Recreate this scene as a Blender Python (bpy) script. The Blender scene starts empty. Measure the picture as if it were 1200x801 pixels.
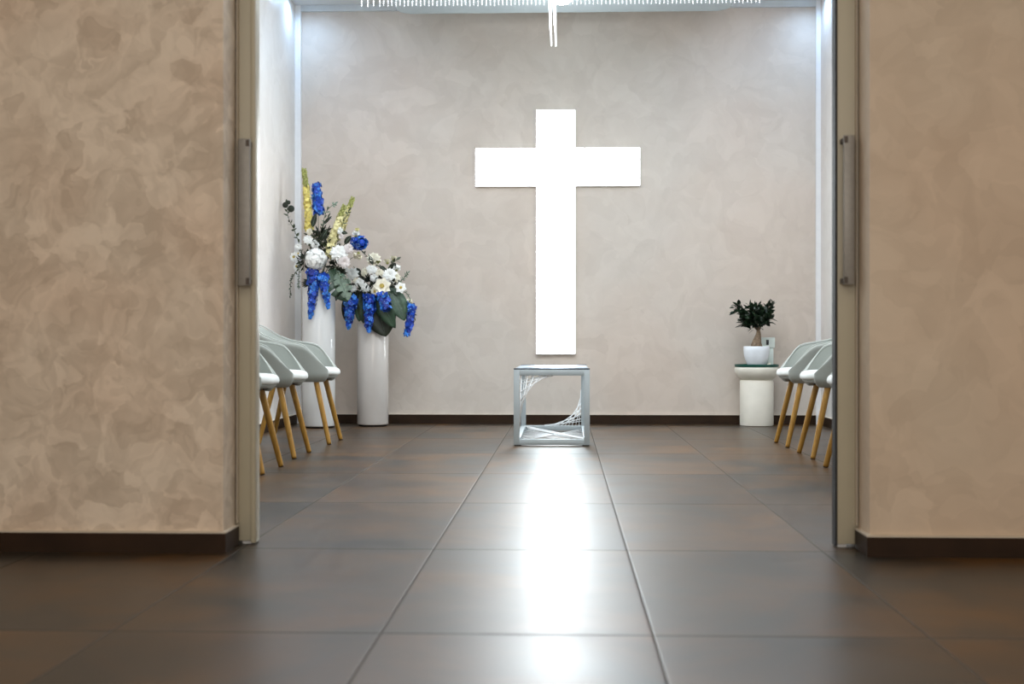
import bpy, math, random
from mathutils import Vector, Matrix, noise as mnoise
R = random.Random(7)
sc = bpy.context.scene
C = sc.collection
PI = math.pi
V = Vector

# ------------------------------------------------------------------ survey of the place (metres)
F = 1560.0            # focal length, in pixels of the 1200 px wide frame
HY = 402.0            # horizon row
H = 0.64              # eye height
TH = math.atan(61 / F)
cs, sn = math.cos(TH), math.sin(TH)
YB = 10.60            # back wall plane
XL, XR = -2.15, 2.02  # chapel side walls
ZC = 3.34             # chapel ceiling


def at(px, py, Y):
    """measured point of the photograph that stands at distance Y -> world point"""
    u = (px - 600) / F
    v = (HY - py) / F
    d = V((-sn + u * cs, cs + u * sn, v))
    t = Y / d.y
    return V((t * d.x, Y, H + t * d.z))


# ------------------------------------------------------------------ mesh helper
class MB:
    def __init__(s):
        s.v = []; s.f = []; s.mi = []; s.cur = 0

    def add(s, vs, fs):
        o = len(s.v)
        s.v += [tuple(p) for p in vs]
        s.f += [tuple(i + o for i in f) for f in fs]
        s.mi += [s.cur] * len(fs)

    def box(s, x0, x1, y0, y1, z0, z1):
        s.add([(x0, y0, z0), (x1, y0, z0), (x1, y1, z0), (x0, y1, z0), (x0, y0, z1), (x1, y0, z1), (x1, y1, z1), (x0, y1, z1)],
              [(0, 3, 2, 1), (4, 5, 6, 7), (0, 1, 5, 4), (1, 2, 6, 5), (2, 3, 7, 6), (3, 0, 4, 7)])

    def rings(s, rings, cap0=True, cap1=True, closed=True):
        n = len(rings[0]); o = len(s.v)
        vs = [p for r in rings for p in r]; fs = []
        for i in range(len(rings) - 1):
            for j in range(n if closed else n - 1):
                a = i * n + j; b = i * n + (j + 1) % n
                fs.append((a, b, b + n, a + n))
        if cap0: fs.append(tuple(range(n - 1, -1, -1)))
        if cap1: fs.append(tuple((len(rings) - 1) * n + j for j in range(n)))
        s.add(vs, fs)

    def lathe(s, prof, c=(0, 0, 0), n=48, cap0=True, cap1=True):
        s.rings([[(c[0] + r * math.cos(2 * PI * j / n), c[1] + r * math.sin(2 * PI * j / n), c[2] + z) for j in range(n)] for r, z in prof], cap0, cap1)

    def tube(s, pts, rads, n=8, caps=True):
        pts = [V(p) for p in pts]
        if not isinstance(rads, (list, tuple)): rads = [rads] * len(pts)
        up = V((0.123, 0.31, 0.94)); rr = []
        for i, p in enumerate(pts):
            t = (pts[min(i + 1, len(pts) - 1)] - pts[max(i - 1, 0)]).normalized()
            a = up - t * up.dot(t)
            if a.length < 1e-3: a = V((1, 0, 0)) - t * t.x
            a.normalize(); b = t.cross(a); up = a
            rr.append([p + (a * math.cos(2 * PI * j / n) + b * math.sin(2 * PI * j / n)) * rads[i] for j in range(n)])
        s.rings(rr, caps, caps)

    def ball(s, c, r, nu=10, nv=7, sq=(1, 1, 1)):
        prof = []
        for i in range(nv + 1):
            a = -PI / 2 + PI * i / nv
            prof.append((max(r * math.cos(a), r * 0.02), r * math.sin(a)))
        s.rings([[(c[0] + q * math.cos(2 * PI * j / nu) * sq[0], c[1] + q * math.sin(2 * PI * j / nu) * sq[1], c[2] + z * sq[2]) for j in range(nu)] for q, z in prof])

    def leaf(s, p, d, nrm, L, W, fold=0.25, droop=0.15, n=6, tip=1.0):
        """a curved leaf with midrib, two-sided blade"""
        p = V(p); d = V(d).normalized(); nrm = V(nrm)
        nrm = nrm - d * nrm.dot(d)
        if nrm.length < 1e-4: nrm = d.orthogonal()
        nrm.normalize(); sd = d.cross(nrm)
        vs = []; fs = []
        for i in range(n + 1):
            t = i / n
            w = W * 0.5 * (math.sin(PI * t ** (0.8 * tip)) ** 0.8 if 0 < t < 1 else 0.03)
            q = p + d * (L * t) - nrm * (droop * L * t * t)
            vs += [q - sd * w + nrm * (w * fold), q, q + sd * w + nrm * (w * fold)]
        for i in range(n):
            a = 3 * i
            fs += [(a, a + 1, a + 4, a + 3), (a + 1, a + 2, a + 5, a + 4)]
        s.add(vs, fs)

    def flower(s, c, axis, r, petals=5, cup=0.35, width=0.9, layers=1, twist=0.0, n=3):
        c = V(c); ax = V(axis).normalized(); a = ax.orthogonal().normalized(); b = ax.cross(a)
        for l in range(layers):
            k = 1 - 0.28 * l
            for j in range(petals):
                th = 2 * PI * (j + 0.5 * l) / petals + twist + R.uniform(-.12, .12)
                d = (a * math.cos(th) + b * math.sin(th))
                cu = cup + 0.45 * l
                dd = (d + ax * cu).normalized()
                nn = (ax - d * cu).normalized()
                s.leaf(c + ax * (0.004 * l), dd, nn, r * k, 2 * r * k * math.sin(PI / petals) * width, fold=0.12, droop=0.25, n=n, tip=0.7)

    def build(s, name, mat, parent=None, smooth=True, loc=(0, 0, 0)):
        me = bpy.data.meshes.new(name)
        me.from_pydata(s.v, [], s.f)
        if isinstance(mat, (list, tuple)):
            for q, k in zip(me.polygons, s.mi): q.material_index = k
        me.update()
        if smooth:
            for q in me.polygons: q.use_smooth = True
        for q in (mat if isinstance(mat, (list, tuple)) else [mat]): me.materials.append(q)
        o = bpy.data.objects.new(name, me)
        C.objects.link(o); o.location = loc
        if parent: o.parent = parent
        return o


def bevel(o, w, seg=2):
    m = o.modifiers.new('bevel', 'BEVEL'); m.width = w; m.segments = seg; m.limit_method = 'ANGLE'
    for q in o.data.polygons: q.use_smooth = True
    m.harden_normals = False
    return o


def autosmooth(o, deg=40):
    m = o.modifiers.new('edges', 'EDGE_SPLIT'); m.split_angle = math.radians(deg)
    return o


def empty(name, loc, label, cat, group=None, rz=0):
    o = bpy.data.objects.new(name, None); C.objects.link(o)
    o.location = loc; o.rotation_euler = (0, 0, rz)
    o['label'] = label; o['category'] = cat
    if group: o['group'] = group
    return o


def tag(o, label, cat, group=None):
    o['label'] = label; o['category'] = cat
    if group: o['group'] = group
    return o


def struct(o):
    o['kind'] = 'structure'
    return o


# ------------------------------------------------------------------ materials
def mat(name, col, rough=0.5, spec=0.5, metal=0, coat=0, emis=None, es=0, trans=0, sss=0, var=0, vscale=20):
    m = bpy.data.materials.new(name); m.use_nodes = True
    nt = m.node_tree; b = nt.nodes['Principled BSDF']
    b.inputs['Base Color'].default_value = (*col, 1)
    b.inputs['Roughness'].default_value = rough
    b.inputs['Specular IOR Level'].default_value = spec
    b.inputs['Metallic'].default_value = metal
    b.inputs['Coat Weight'].default_value = coat
    b.inputs['Transmission Weight'].default_value = trans
    if emis:
        b.inputs['Emission Color'].default_value = (*emis, 1); b.inputs['Emission Strength'].default_value = es
    if var:
        tc = nt.nodes.new('ShaderNodeTexCoord'); nz = nt.nodes.new('ShaderNodeTexNoise')
        nz.inputs['Scale'].default_value = vscale; nz.inputs['Detail'].default_value = 4
        nt.links.new(tc.outputs['Object'], nz.inputs['Vector'])
        rp = nt.nodes.new('ShaderNodeValToRGB')
        rp.color_ramp.elements[0].position = .3; rp.color_ramp.elements[1].position = .7
        rp.color_ramp.elements[0].color = (*[c * (1 - var) for c in col], 1)
        rp.color_ramp.elements[1].color = (*[min(1, c * (1 + var)) for c in col], 1)
        nt.links.new(nz.outputs['Fac'], rp.inputs['Fac'])
        nt.links.new(rp.outputs['Color'], b.inputs['Base Color'])
    return m


class NT:
    def __init__(s, m):
        s.t = m.node_tree; s.n = s.t.nodes; s.l = s.t.links

    def new(s, typ, **kw):
        o = s.n.new(typ)
        for k, v in kw.items(): setattr(o, k, v)
        return o

    def put(s, sock, val):
        if hasattr(val, 'is_linked') or isinstance(val, bpy.types.NodeSocket): s.l.new(val, sock)
        else: sock.default_value = val

    def math(s, op, a, b=None, c=None):
        o = s.new('ShaderNodeMath', operation=op)
        s.put(o.inputs[0], a)
        if b is not None: s.put(o.inputs[1], b)
        if c is not None: s.put(o.inputs[2], c)
        return o.outputs[0]

    def noise(s, vec, scale, detail=3, rough=.5, dist=0):
        o = s.new('ShaderNodeTexNoise')
        s.put(o.inputs['Vector'], vec)
        for k, v in (('Scale', scale), ('Detail', detail), ('Roughness', rough), ('Distortion', dist)): o.inputs[k].default_value = v
        return o

    def ramp(s, fac, stops, interp='LINEAR'):
        o = s.new('ShaderNodeValToRGB'); cr = o.color_ramp; cr.interpolation = interp
        while len(cr.elements) < len(stops): cr.elements.new(.5)
        for e, (p, c) in zip(cr.elements, stops):
            e.position = p; e.color = (*c, 1) if len(c) == 3 else c
        s.put(o.inputs[0], fac)
        return o.outputs[0]

    def mix(s, fac, a, b, blend='MIX'):
        o = s.new('ShaderNodeMix', data_type='RGBA', blend_type=blend)
        s.put(o.inputs['Factor'], fac)
        for k, v in ((6, a), (7, b)):
            if isinstance(v, tuple): v = (*v, 1) if len(v) == 3 else v
            s.put(o.inputs[k], v)
        return o.outputs[2]


def plaster(name, base, contrast=1.0, scale=1.0, rough=.55, bump=.25):
    """trowelled Venetian plaster: torn swirls of a lighter and a darker coat with faint pink"""
    m = bpy.data.materials.new(name); m.use_nodes = True
    N = NT(m); b = N.n['Principled BSDF']
    tc = N.new('ShaderNodeTexCoord'); P = tc.outputs['Object']
    def warp(vec, sc_, amp):
        w_ = N.noise(vec, sc_ * scale, 2)
        a_ = N.new('ShaderNodeVectorMath', operation='MULTIPLY_ADD')
        N.put(a_.inputs[0], w_.outputs['Color']); a_.inputs[1].default_value = (amp,) * 3; N.put(a_.inputs[2], vec)
        return a_.outputs[0]
    Q = warp(warp(P, 4.0, .26 / scale), 17.0, .055 / scale)

    def cells(vec, sc_):
        v_ = N.new('ShaderNodeTexVoronoi', feature='F1'); N.put(v_.inputs['Vector'], vec); v_.inputs['Scale'].default_value = sc_ * scale
        g_ = N.new('ShaderNodeSeparateColor'); N.l.new(v_.outputs['Color'], g_.inputs[0])
        return g_.outputs[0]
    n1 = N.noise(Q, 5.0 * scale, 3, .5, .2)
    n3 = N.noise(P, 1.3 * scale, 2)
    n4 = N.noise(P, 60 * scale, 3)
    band = N.math('PINGPONG', N.math('MULTIPLY', n1.outputs['Fac'], 7.0), 1.0)
    f = N.math('MULTIPLY_ADD', cells(Q, 7.5), .42, N.math('MULTIPLY_ADD', cells(Q, 17.0), .28, N.math('MULTIPLY', band, .30)))
    f = N.ramp(f, [(.14, (0, 0, 0)), (.86, (1, 1, 1))])
    k = .13 * contrast
    lo = tuple(c * (1 - k * w) for c, w in zip(base, (1.3, 1.5, 1.7)))
    hi = tuple(min(1, c * (1 + k)) for c in base)
    col = N.mix(f, lo, hi)
    col = N.mix(N.math('MULTIPLY', N.ramp(n3.outputs['Fac'], [(.42, (0, 0, 0)), (.62, (1, 1, 1))]), .7), col, N.mix(1.0, col, (1.0, .93, .89), 'MULTIPLY'))
    N.l.new(col, b.inputs['Base Color'])
    N.put(b.inputs['Roughness'], N.math('MULTIPLY_ADD', f, -.12, rough))
    b.inputs['Specular IOR Level'].default_value = .35
    bp = N.new('ShaderNodeBump'); bp.inputs['Strength'].default_value = bump; bp.inputs['Distance'].default_value = .004
    N.put(bp.inputs['Height'], N.math('MULTIPLY_ADD', n4.outputs['Fac'], .15, f))
    N.l.new(bp.outputs['Normal'], b.inputs['Normal'])
    return m


def floor_material():
    """60 x 120 cm porcelain tiles in an oxidised slate glaze"""
    m = bpy.data.materials.new('oxide_tiles'); m.use_nodes = True
    N = NT(m); b = N.n['Principled BSDF']
    tc = N.new('ShaderNodeTexCoord'); P = tc.outputs['Object']
    sp = N.new('ShaderNodeSeparateXYZ'); N.l.new(P, sp.inputs[0])
    tx = N.math('DIVIDE', N.math('SUBTRACT', sp.outputs[0], .195 - 6), .6)
    ty = N.math('DIVIDE', N.math('SUBTRACT', sp.outputs[1], 4.125 - 12), 1.2)
    ix = N.math('FLOOR', tx); iy = N.math('FLOOR', ty)
    fx = N.math('FRACT', tx); fy = N.math('FRACT', ty)
    ex = N.math('MULTIPLY', N.math('MINIMUM', fx, N.math('SUBTRACT', 1, fx)), .6)
    ey = N.math('MULTIPLY', N.math('MINIMUM', fy, N.math('SUBTRACT', 1, fy)), 1.2)
    e = N.math('MINIMUM', ex, ey)
    grout = N.math('MAXIMUM', N.math('LESS_THAN', ex, .0022), N.math('LESS_THAN', ey, .004))
    cx = N.new('ShaderNodeCombineXYZ'); N.l.new(ix, cx.inputs[0]); N.l.new(iy, cx.inputs[1])
    wn = N.new('ShaderNodeTexWhiteNoise', noise_dimensions='3D'); N.l.new(cx.outputs[0], wn.inputs['Vector'])
    off = N.new('ShaderNodeVectorMath', operation='MULTIPLY_ADD')
    N.l.new(wn.outputs['Color'], off.inputs[0]); off.inputs[1].default_value = (37, 37, 37); N.l.new(P, off.inputs[2])
    Q = off.outputs[0]
    n1 = N.noise(Q, 2.0, 3, .5, .6)
    n2 = N.noise(Q, 3.4, 3, .5, .5)
    n3 = N.noise(Q, 26, 4, .6)
    rust = N.ramp(n1.outputs['Fac'], [(.36, (0, 0, 0)), (.66, (1, 1, 1))])
    col = N.mix(rust, (.017, .014, .0105), (.096, .041, .007))
    col = N.mix(N.math('MULTIPLY', N.ramp(n2.outputs['Fac'], [(.36, (0, 0, 0)), (.68, (1, 1, 1))]), .55), col, (.034, .029, .022))
    br = N.math('MULTIPLY_ADD', wn.outputs['Value'], .5, .75)
    bm = N.new('ShaderNodeCombineColor'); [N.l.new(br, bm.inputs[i]) for i in range(3)]
    col = N.mix(1.0, col, bm.outputs[0], 'MULTIPLY')
    col = N.mix(grout, col, (.045, .038, .028))
    N.l.new(col, b.inputs['Base Color'])
    r = N.math('MULTIPLY_ADD', n2.outputs['Fac'], .05, N.math('MULTIPLY_ADD', n1.outputs['Fac'], .08, .29))
    r = N.math('ADD', r, N.math('MULTIPLY', grout, .5))
    N.l.new(r, b.inputs['Roughness'])
    b.inputs['Specular IOR Level'].default_value = .46
    bp = N.new('ShaderNodeBump'); bp.inputs['Strength'].default_value = .5; bp.inputs['Distance'].default_value = .0012
    hgt = N.math('MULTIPLY_ADD', n3.outputs['Fac'], .03, N.ramp(e, [(.0, (0, 0, 0)), (.006, (1, 1, 1))]))
    N.l.new(hgt, bp.inputs['Height']); N.l.new(bp.outputs['Normal'], b.inputs['Normal'])
    return m


def wood_material():
    m = bpy.data.materials.new('oiled_oak'); m.use_nodes = True
    N = NT(m); b = N.n['Principled BSDF']
    tc = N.new('ShaderNodeTexCoord')
    mp = N.new('ShaderNodeMapping'); mp.inputs['Scale'].default_value = (60, 60, 4); N.l.new(tc.outputs['Object'], mp.inputs[0])
    n = N.noise(mp.outputs[0], 1, 4, .6, .6)
    N.l.new(N.ramp(n.outputs['Fac'], [(.3, (.26, .125, .014)), (.7, (.44, .235, .035))]), b.inputs['Base Color'])
    b.inputs['Roughness'].default_value = .42
    return m


def fabric_material(name, col, scale=500):
    m = mat(name, col, .92, .2); N = NT(m); b = N.n['Principled BSDF']
    tc = N.new('ShaderNodeTexCoord'); n = N.noise(tc.outputs['Object'], scale, 2)
    n2 = N.noise(tc.outputs['Object'], 9, 2)
    c = N.mix(n.outputs['Fac'], tuple(x * .86 for x in col), tuple(min(1, x * 1.12) for x in col))
    N.l.new(c, b.inputs['Base Color'])
    bp = N.new('ShaderNodeBump'); bp.inputs['Strength'].default_value = .25; bp.inputs['Distance'].default_value = .001
    N.l.new(n.outputs['Fac'], bp.inputs['Height']); N.l.new(bp.outputs['Normal'], b.inputs['Normal'])
    b.inputs['Sheen Weight'].default_value = .25
    return m


M = {}
M['plaster_hall'] = plaster('hall_plaster', (.70, .605, .495), 1.15, 1.5)
M['plaster_hall_soft'] = plaster('hall_plaster_soft', (.66, .555, .435), .55, .8)
M['plaster_back'] = plaster('chapel_plaster', (.635, .58, .52), .38, .6)
M['plaster_side'] = plaster('chapel_side_plaster', (.76, .745, .72), .25, .5)
M['floor'] = floor_material()
M['ceiling'] = mat('ceiling_paint', (.70, .71, .71), .8, .2, var=.03, vscale=3)
M['trim'] = mat('white_trim', (.86, .86, .86), .45, var=.02)
M['cornice'] = mat('cornice_paint', (.62, .66, .68), .5, var=.02)
M['base'] = mat('dark_baseboard', (.026, .0125, .0055), .5, .2, var=.25, vscale=8)
M['bead'] = mat('cream_bead', (.62, .55, .45), .6, var=.05)
M['door'] = mat('door_lacquer', (.50, .455, .34), .38, var=.03, vscale=6)
M['rubber'] = mat('black_rubber', (.008, .008, .010), .6, var=.2)
M['steel'] = mat('brushed_steel', (.30, .285, .26), .42, metal=.2, var=.06, vscale=60)
M['dark_clip'] = mat('bronze_clip', (.07, .055, .045), .45, metal=.5, var=.2)
M['lit'] = mat('lit_acrylic', (.9, .9, .9), .4, emis=(.90, .97, 1), es=19.0, var=.01)
M['lit_edge'] = mat('lit_acrylic_edge', (.9, .9, .9), .4, emis=(.95, .98, 1), es=2.5, var=.01)
M['metal_white'] = mat('white_powder_coat', (.40, .45, .47), .35, var=.03)
M['string'] = mat('white_cord', (.92, .94, .95), .5, var=.05, vscale=80)
M['shade_line'] = mat('dark_shade_line', (.05, .06, .075), .6, .2, var=.1)  # dark colour for the shadow line drawn on the stand's top
M['panel'] = bpy.data.materials.new('clear_glass'); M['panel'].use_nodes = True
_n = NT(M['panel']); _n.n.remove(_n.n['Principled BSDF'])
_t = _n.new('ShaderNodeBsdfTransparent'); _t.inputs[0].default_value = (.93, .96, .97, 1)
_g = _n.new('ShaderNodeBsdfGlossy'); _g.inputs['Roughness'].default_value = .32; _g.inputs[0].default_value = (.55, .60, .68, 1)
_f = _n.new('ShaderNodeFresnel'); _f.inputs[0].default_value = 1.45
_m = _n.new('ShaderNodeMixShader'); _b = _n.new('ShaderNodeNewGeometry'); _n.l.new(_n.math('MULTIPLY', _f.outputs[0], _n.math('SUBTRACT', 1.0, _b.outputs['Backfacing'])), _m.inputs[0]); _n.l.new(_t.outputs[0], _m.inputs[1]); _n.l.new(_g.outputs[0], _m.inputs[2])
_n.l.new(_m.outputs[0], _n.n['Material Output'].inputs[0])
M['ceramic'] = mat('glazed_ceramic', (.70, .71, .70), .10, coat=.5, var=.03, vscale=4)
M['ceramic_grey'] = mat('greige_ceramic', (.56, .53, .50), .12, coat=.5, var=.04, vscale=4)
M['table'] = mat('cream_table', (.78, .75, .66), .5, var=.04, vscale=10)
M['pot'] = mat('white_pot', (.78, .83, .88), .3, var=.03)
M['green_tray'] = mat('green_tray', (.006, .085, .062), .3, var=.15)
M['device'] = mat('pale_plastic', (.72, .80, .76), .4, var=.03)
M['black'] = mat('black_glass', (.006, .010, .016), .15, var=.1)
M['soil'] = mat('soil', (.035, .024, .016), .95, var=.4, vscale=80)
M['bark'] = mat('ficus_bark', (.20, .14, .09), .8, var=.35, vscale=60)
M['ficus'] = mat('ficus_leaf', (.010, .026, .010), .4, var=.6, vscale=40)
M['shell'] = fabric_material('sage_grey_fabric', (.34, .365, .34))
M['cushion'] = fabric_material('pale_grey_fabric', (.72, .75, .73))
M['piping'] = fabric_material('piping_fabric', (.50, .53, .50))
M['wood'] = wood_material()
M['foot'] = mat('felt_foot', (.05, .04, .03), .9, var=.2)
M['under'] = mat('black_frame', (.02, .02, .02), .5, var=.2)
M['crystal'] = mat('cut_crystal', (.93, .96, 1.0), .05, .8, trans=.35, var=.02)
M['rod'] = mat('lit_glass_drop', (.95, .97, 1), .2, emis=(.93, .97, 1), es=1.6, var=.01)  # emission stands in for the lamp light these drops catch
M['bulb'] = mat('lamp_glow', (1, 1, 1), .4, emis=(.85, .93, 1), es=25, var=.01)
M['puck'] = mat('puck_glow', (1, 1, 1), .4, emis=(.88, .95, 1), es=30, var=.01)
M['plate'] = mat('satin_plate', (.40, .47, .50), .35, metal=.2, var=.03)
M['blue'] = mat('delphinium_blue', (.007, .060, .44), .55, var=.6, vscale=55)
M['blue_light'] = mat('delphinium_light', (.028, .18, .60), .5, var=.5, vscale=55)
M['blue_deep'] = mat('delphinium_deep', (.005, .022, .25), .55, var=.5, vscale=55)
M['blue_pale'] = mat('delphinium_eye', (.30, .50, .85), .5, var=.3, vscale=80)
M['yellow'] = mat('pale_yellow', (.80, .68, .20), .6, var=.2, vscale=60)
M['yellow_soft'] = mat('straw_yellow', (.76, .70, .36), .6, var=.2, vscale=60)
M['bud_green'] = mat('bud_green', (.33, .34, .10), .6, var=.3, vscale=60)
M['white'] = mat('petal_white', (.91, .92, .89), .6, var=.06, vscale=50)
M['cream'] = mat('petal_cream', (.84, .80, .66), .6, var=.10, vscale=60)
M['blush'] = mat('petal_blush', (.84, .78, .76), .6, var=.08, vscale=60)
M['centre'] = mat('flower_centre', (.55, .42, .10), .7, var=.3, vscale=90)
M['stem'] = mat('stem_green', (.055, .075, .03), .7, var=.3, vscale=60)
M['leaf_dark'] = mat('leaf_dark', (.013, .019, .009), .6, var=.6, vscale=14)
M['leaf_green'] = mat('leaf_green', (.028, .066, .034), .4, var=.5, vscale=14)
M['leaf_grey'] = mat('leaf_grey_green', (.13, .18, .13), .55, var=.4, vscale=25)
M['leaf_mid'] = mat('leaf_olive', (.045, .062, .028), .5, var=.5, vscale=30)

# ------------------------------------------------------------------ the setting
def slab(name, x0, x1, y0, y1, z0, z1, m, parent=None):
    b = MB(); b.box(x0, x1, y0, y1, z0, z1)
    o = b.build(name, M[m], parent, smooth=False)
    if parent is None: struct(o)
    return o


slab('floor', -3.2, 3.2, -3.2, 10.8, -.1, 0, 'floor')
slab('wall_back', -2.35, 2.22, YB, YB + .15, 0, ZC, 'plaster_back')
slab('wall_chapel_left', XL - .15, XL, 4.46, YB, 0, ZC, 'plaster_side')
slab('wall_chapel_right', XR, XR + .15, 4.46, YB, 0, ZC, 'plaster_side')
slab('ceiling', -2.35, 2.22, 4.04, YB + .15, ZC, ZC + .1, 'ceiling')

# front wall with its pocket: hall leaf, chapel leaf, header over the opening
DL, DR = -1.043, .918
slab('wall_front_left', -3.2, DL, 4.04, 4.19, 0, 3.34, 'plaster_hall')
slab('wall_front_right', DR, 3.2, 4.04, 4.19, 0, 3.34, 'plaster_hall_soft')
slab('wall_front_header', DL, DR, 4.04, 4.19, 2.45, 3.34, 'plaster_hall_soft')
slab('wall_pocket_left', -2.35, DL, 4.30, 4.46, 0, 3.34, 'plaster_side')
slab('wall_pocket_right', DR, 2.22, 4.30, 4.46, 0, 3.34, 'plaster_side')
slab('wall_pocket_header', DL, DR, 4.30, 4.46, 2.45, 3.34, 'plaster_side')
# hall around the camera
slab('wall_hall_left', -3.35, -3.2, -3.2, 4.19, 0, 3.0, 'plaster_hall_soft')
slab('wall_hall_right', 3.2, 3.35, -3.2, 4.19, 0, 3.0, 'plaster_hall_soft')
slab('wall_hall_rear', -3.2, 3.2, -3.35, -3.2, 0, 3.0, 'plaster_hall_soft')
slab('ceiling_hall', -3.35, 3.35, -3.35, 4.04, 3.0, 3.1, 'ceiling')

# corner posts and cornice of the chapel's back wall
slab('trim_1', XL, XL + .047, YB - .035, YB, 0, ZC, 'trim')
slab('trim_2', XR - .036, XR, YB - .035, YB, 0, ZC, 'trim')
slab('trim_3', XL + .047, XR - .036, YB - .035, YB, 3.292, ZC, 'cornice')


def baseboard(name, segs, h, bead):
    b = MB(); c = MB()
    for x0, x1, y0, y1 in segs:
        b.box(x0, x1, y0, y1, 0, h)
        c.box(x0, x1, y0, y1, h, h + bead)
    o = struct(b.build(name, M['base'], smooth=False))
    if bead: c.build('top_bead', M['bead'], o, smooth=False)


baseboard('baseboard_back', [(XL + .047, XR - .036, YB - .02, YB)], .072, .003)
baseboard('baseboard_left', [(XL, XL + .018, 4.46, YB - .035)], .072, .003)
baseboard('baseboard_right', [(XR - .018, XR, 4.46, YB - .035)], .072, .003)
baseboard('baseboard_hall_left', [(-3.2, DL + .012, 4.022, 4.04), (DL, DL + .012, 4.04, 4.19)], .060, .0045)
baseboard('baseboard_hall_right', [(DR - .012, 3.2, 4.022, 4.04), (DR - .012, DR, 4.04, 4.19)], .060, .0045)


def sliding_door(name, xin, xout, sgn):
    """leaf of a pocket sliding door; sgn = +1 when its leading edge points to +x"""
    b = MB(); b.box(min(xin, xout), max(xin, xout), 4.215, 4.262, .010, 2.44)
    d = struct(bevel(b.build(name, M['door'], smooth=False), .002))
    e = MB()
    if sgn > 0:
        e.box(xin, xin + .015, 4.205, 4.268, .004, 2.44)
        bevel(e.build('edge_profile', M['door'], d, smooth=False), .003)
    else:
        e.box(xin - .007, xin, 4.214, 4.263, .004, 2.44)
        e.build('rubber_seal', M['rubber'], d, smooth=False)
    s = MB(); s.box(xin - .03 * sgn, xin - .002 * sgn, 4.225, 4.252, 0.0, .010) if sgn < 0 else s.box(xin - .03, xin - .002, 4.225, 4.252, 0, .010)
    s.build('floor_guide', M['trim'], d, smooth=False)
    # pull handle: flat bar on two clips
    hx = (-1.029, -.992) if sgn > 0 else (.868, .901)
    hb = MB(); hb.box(hx[0], hx[1], 4.168, 4.184, .822, 1.286)
    h = bevel(hb.build('door_handle', M['steel'], d, smooth=False), .002)
    for z in (.826, 1.262):
        k = MB()
        xa, xb = (hx[1] - .012, hx[1] - .001) if sgn > 0 else (hx[0] + .001, hx[0] + .012)
        k.box(xa, xb, 4.1655, 4.170, z, z + .020)
        k.box(xa - .004, xb, 4.182, 4.2155, z + .002, z + .016)
        k.build('handle_clip', M['dark_clip'], h, smooth=False)
    # slim brush seal along the pocket mouth
    g = MB()
    gx = DL + .004 if sgn > 0 else DR - .007
    g.box(gx, gx + .003, 4.186, 4.215, .07, 2.44)
    g.build('pocket_seal', M['bead'], d, smooth=False)
    return d


sliding_door('door_1', -.998, -1.75, 1)
sliding_door('door_2', .857, 1.65, -1)

# ------------------------------------------------------------------ illuminated cross on the back wall
cx0, cx1 = -.223, .090
zt, zb = 2.492, .552
ax0, ax1, az0, az1 = -.706, .602, 1.885, 2.190
cr = empty('illuminated_cross', (0, YB, 0), 'large glowing white cross mounted on the plaster back wall', 'cross')
cr.location = (0, YB, 0)


def cross_outline(g):
    return [(cx0 + g, zb + g), (cx1 - g, zb + g), (cx1 - g, az0 + g), (ax1 - g, az0 + g), (ax1 - g, az1 - g), (cx1 - g, az1 - g),
            (cx1 - g, zt - g), (cx0 + g, zt - g), (cx0 + g, az1 - g), (ax0 + g, az1 - g), (ax0 + g, az0 + g), (cx0 + g, az0 + g)]


b = MB(); o_ = cross_outline(.0); i_ = cross_outline(.004)
n = 12
vs = [(x, -.028, z) for x, z in o_] + [(x, 0, z) for x, z in o_] + [(x, -.028, z) for x, z in i_]
fs = [(k, (k + 1) % n, n + (k + 1) % n, n + k) for k in range(n)] + [(k, 2 * n + k, 2 * n + (k + 1) % n, (k + 1) % n) for k in range(n)]
b.add(vs, fs); b.build('frame', M['trim'], cr, smooth=False)
b = MB(); b.add([(x, -.036, z) for x, z in i_] + [(x, -.020, z) for x, z in i_],
                [(0, 1, 2, 11), (11, 2, 5, 8), (2, 3, 4, 5), (11, 8, 9, 10), (8, 5, 6, 7)] + [(k + n, (k + 1) % n + n, (k + 1) % n, k) for k in range(n)])
b.cur = 0
b.mi = [0] * 5 + [1] * n
b.build('light_panel', [M['lit'], M['lit_edge']], cr, smooth=False)

# ------------------------------------------------------------------ catafalque stand with string webs
sx0, sx1, sy0, sy1, sz = -.314, .160, 8.30, 9.72, .475
t = .036
st = empty('catafalque_stand', ((sx0 + sx1) / 2, (sy0 + sy1) / 2, 0), 'white metal box-frame stand strung with cords, below the glowing cross', 'stand')
ox, oy = (sx0 + sx1) / 2, (sy0 + sy1) / 2
hx, hy = (sx1 - sx0) / 2, (sy1 - sy0) / 2
FT = .006
for y in (-hy, hy - t):
    b = MB()
    b.box(-hx, -hx + t, y, y + t, FT, sz); b.box(hx - t, hx, y, y + t, FT, sz)
    b.box(-hx + t, hx - t, y, y + t, FT, FT + t); b.box(-hx + t, hx - t, y, y + t, sz - t, sz)
    bevel(b.build('end_frame', M['metal_white'], st, smooth=False), .0015)
for x in (-hx, hx - t):
    for z in (FT, sz - t):
        b = MB(); b.box(x, x + t, -hy + t, hy - t, z, z + t)
        bevel(b.build('side_rail', M['metal_white'], st, smooth=False), .0015)
for x in (-hx, hx - .05):
    for y in (-hy, hy - .05):
        b = MB(); b.box(x + .004, x + .046, y + .004, y + .046, 0, FT); b.build('foot_pad', M['rubber'], st, smooth=False)
b = MB(); b.box(-hx + .004, hx - .004, -hy + t, hy - .004, sz + .001, sz + .007)
bevel(b.build('top_panel', M['panel'], st, smooth=False), .001)


for y in (-hy + .002, hy - .008):  # thin dark strips stand in for the shadow line at both top edges
    b = MB(); b.box(-hx, hx, y, y + .006, sz, sz + .0095); b.build('edge_shade_line', M['shade_line'], st, smooth=False)


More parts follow.
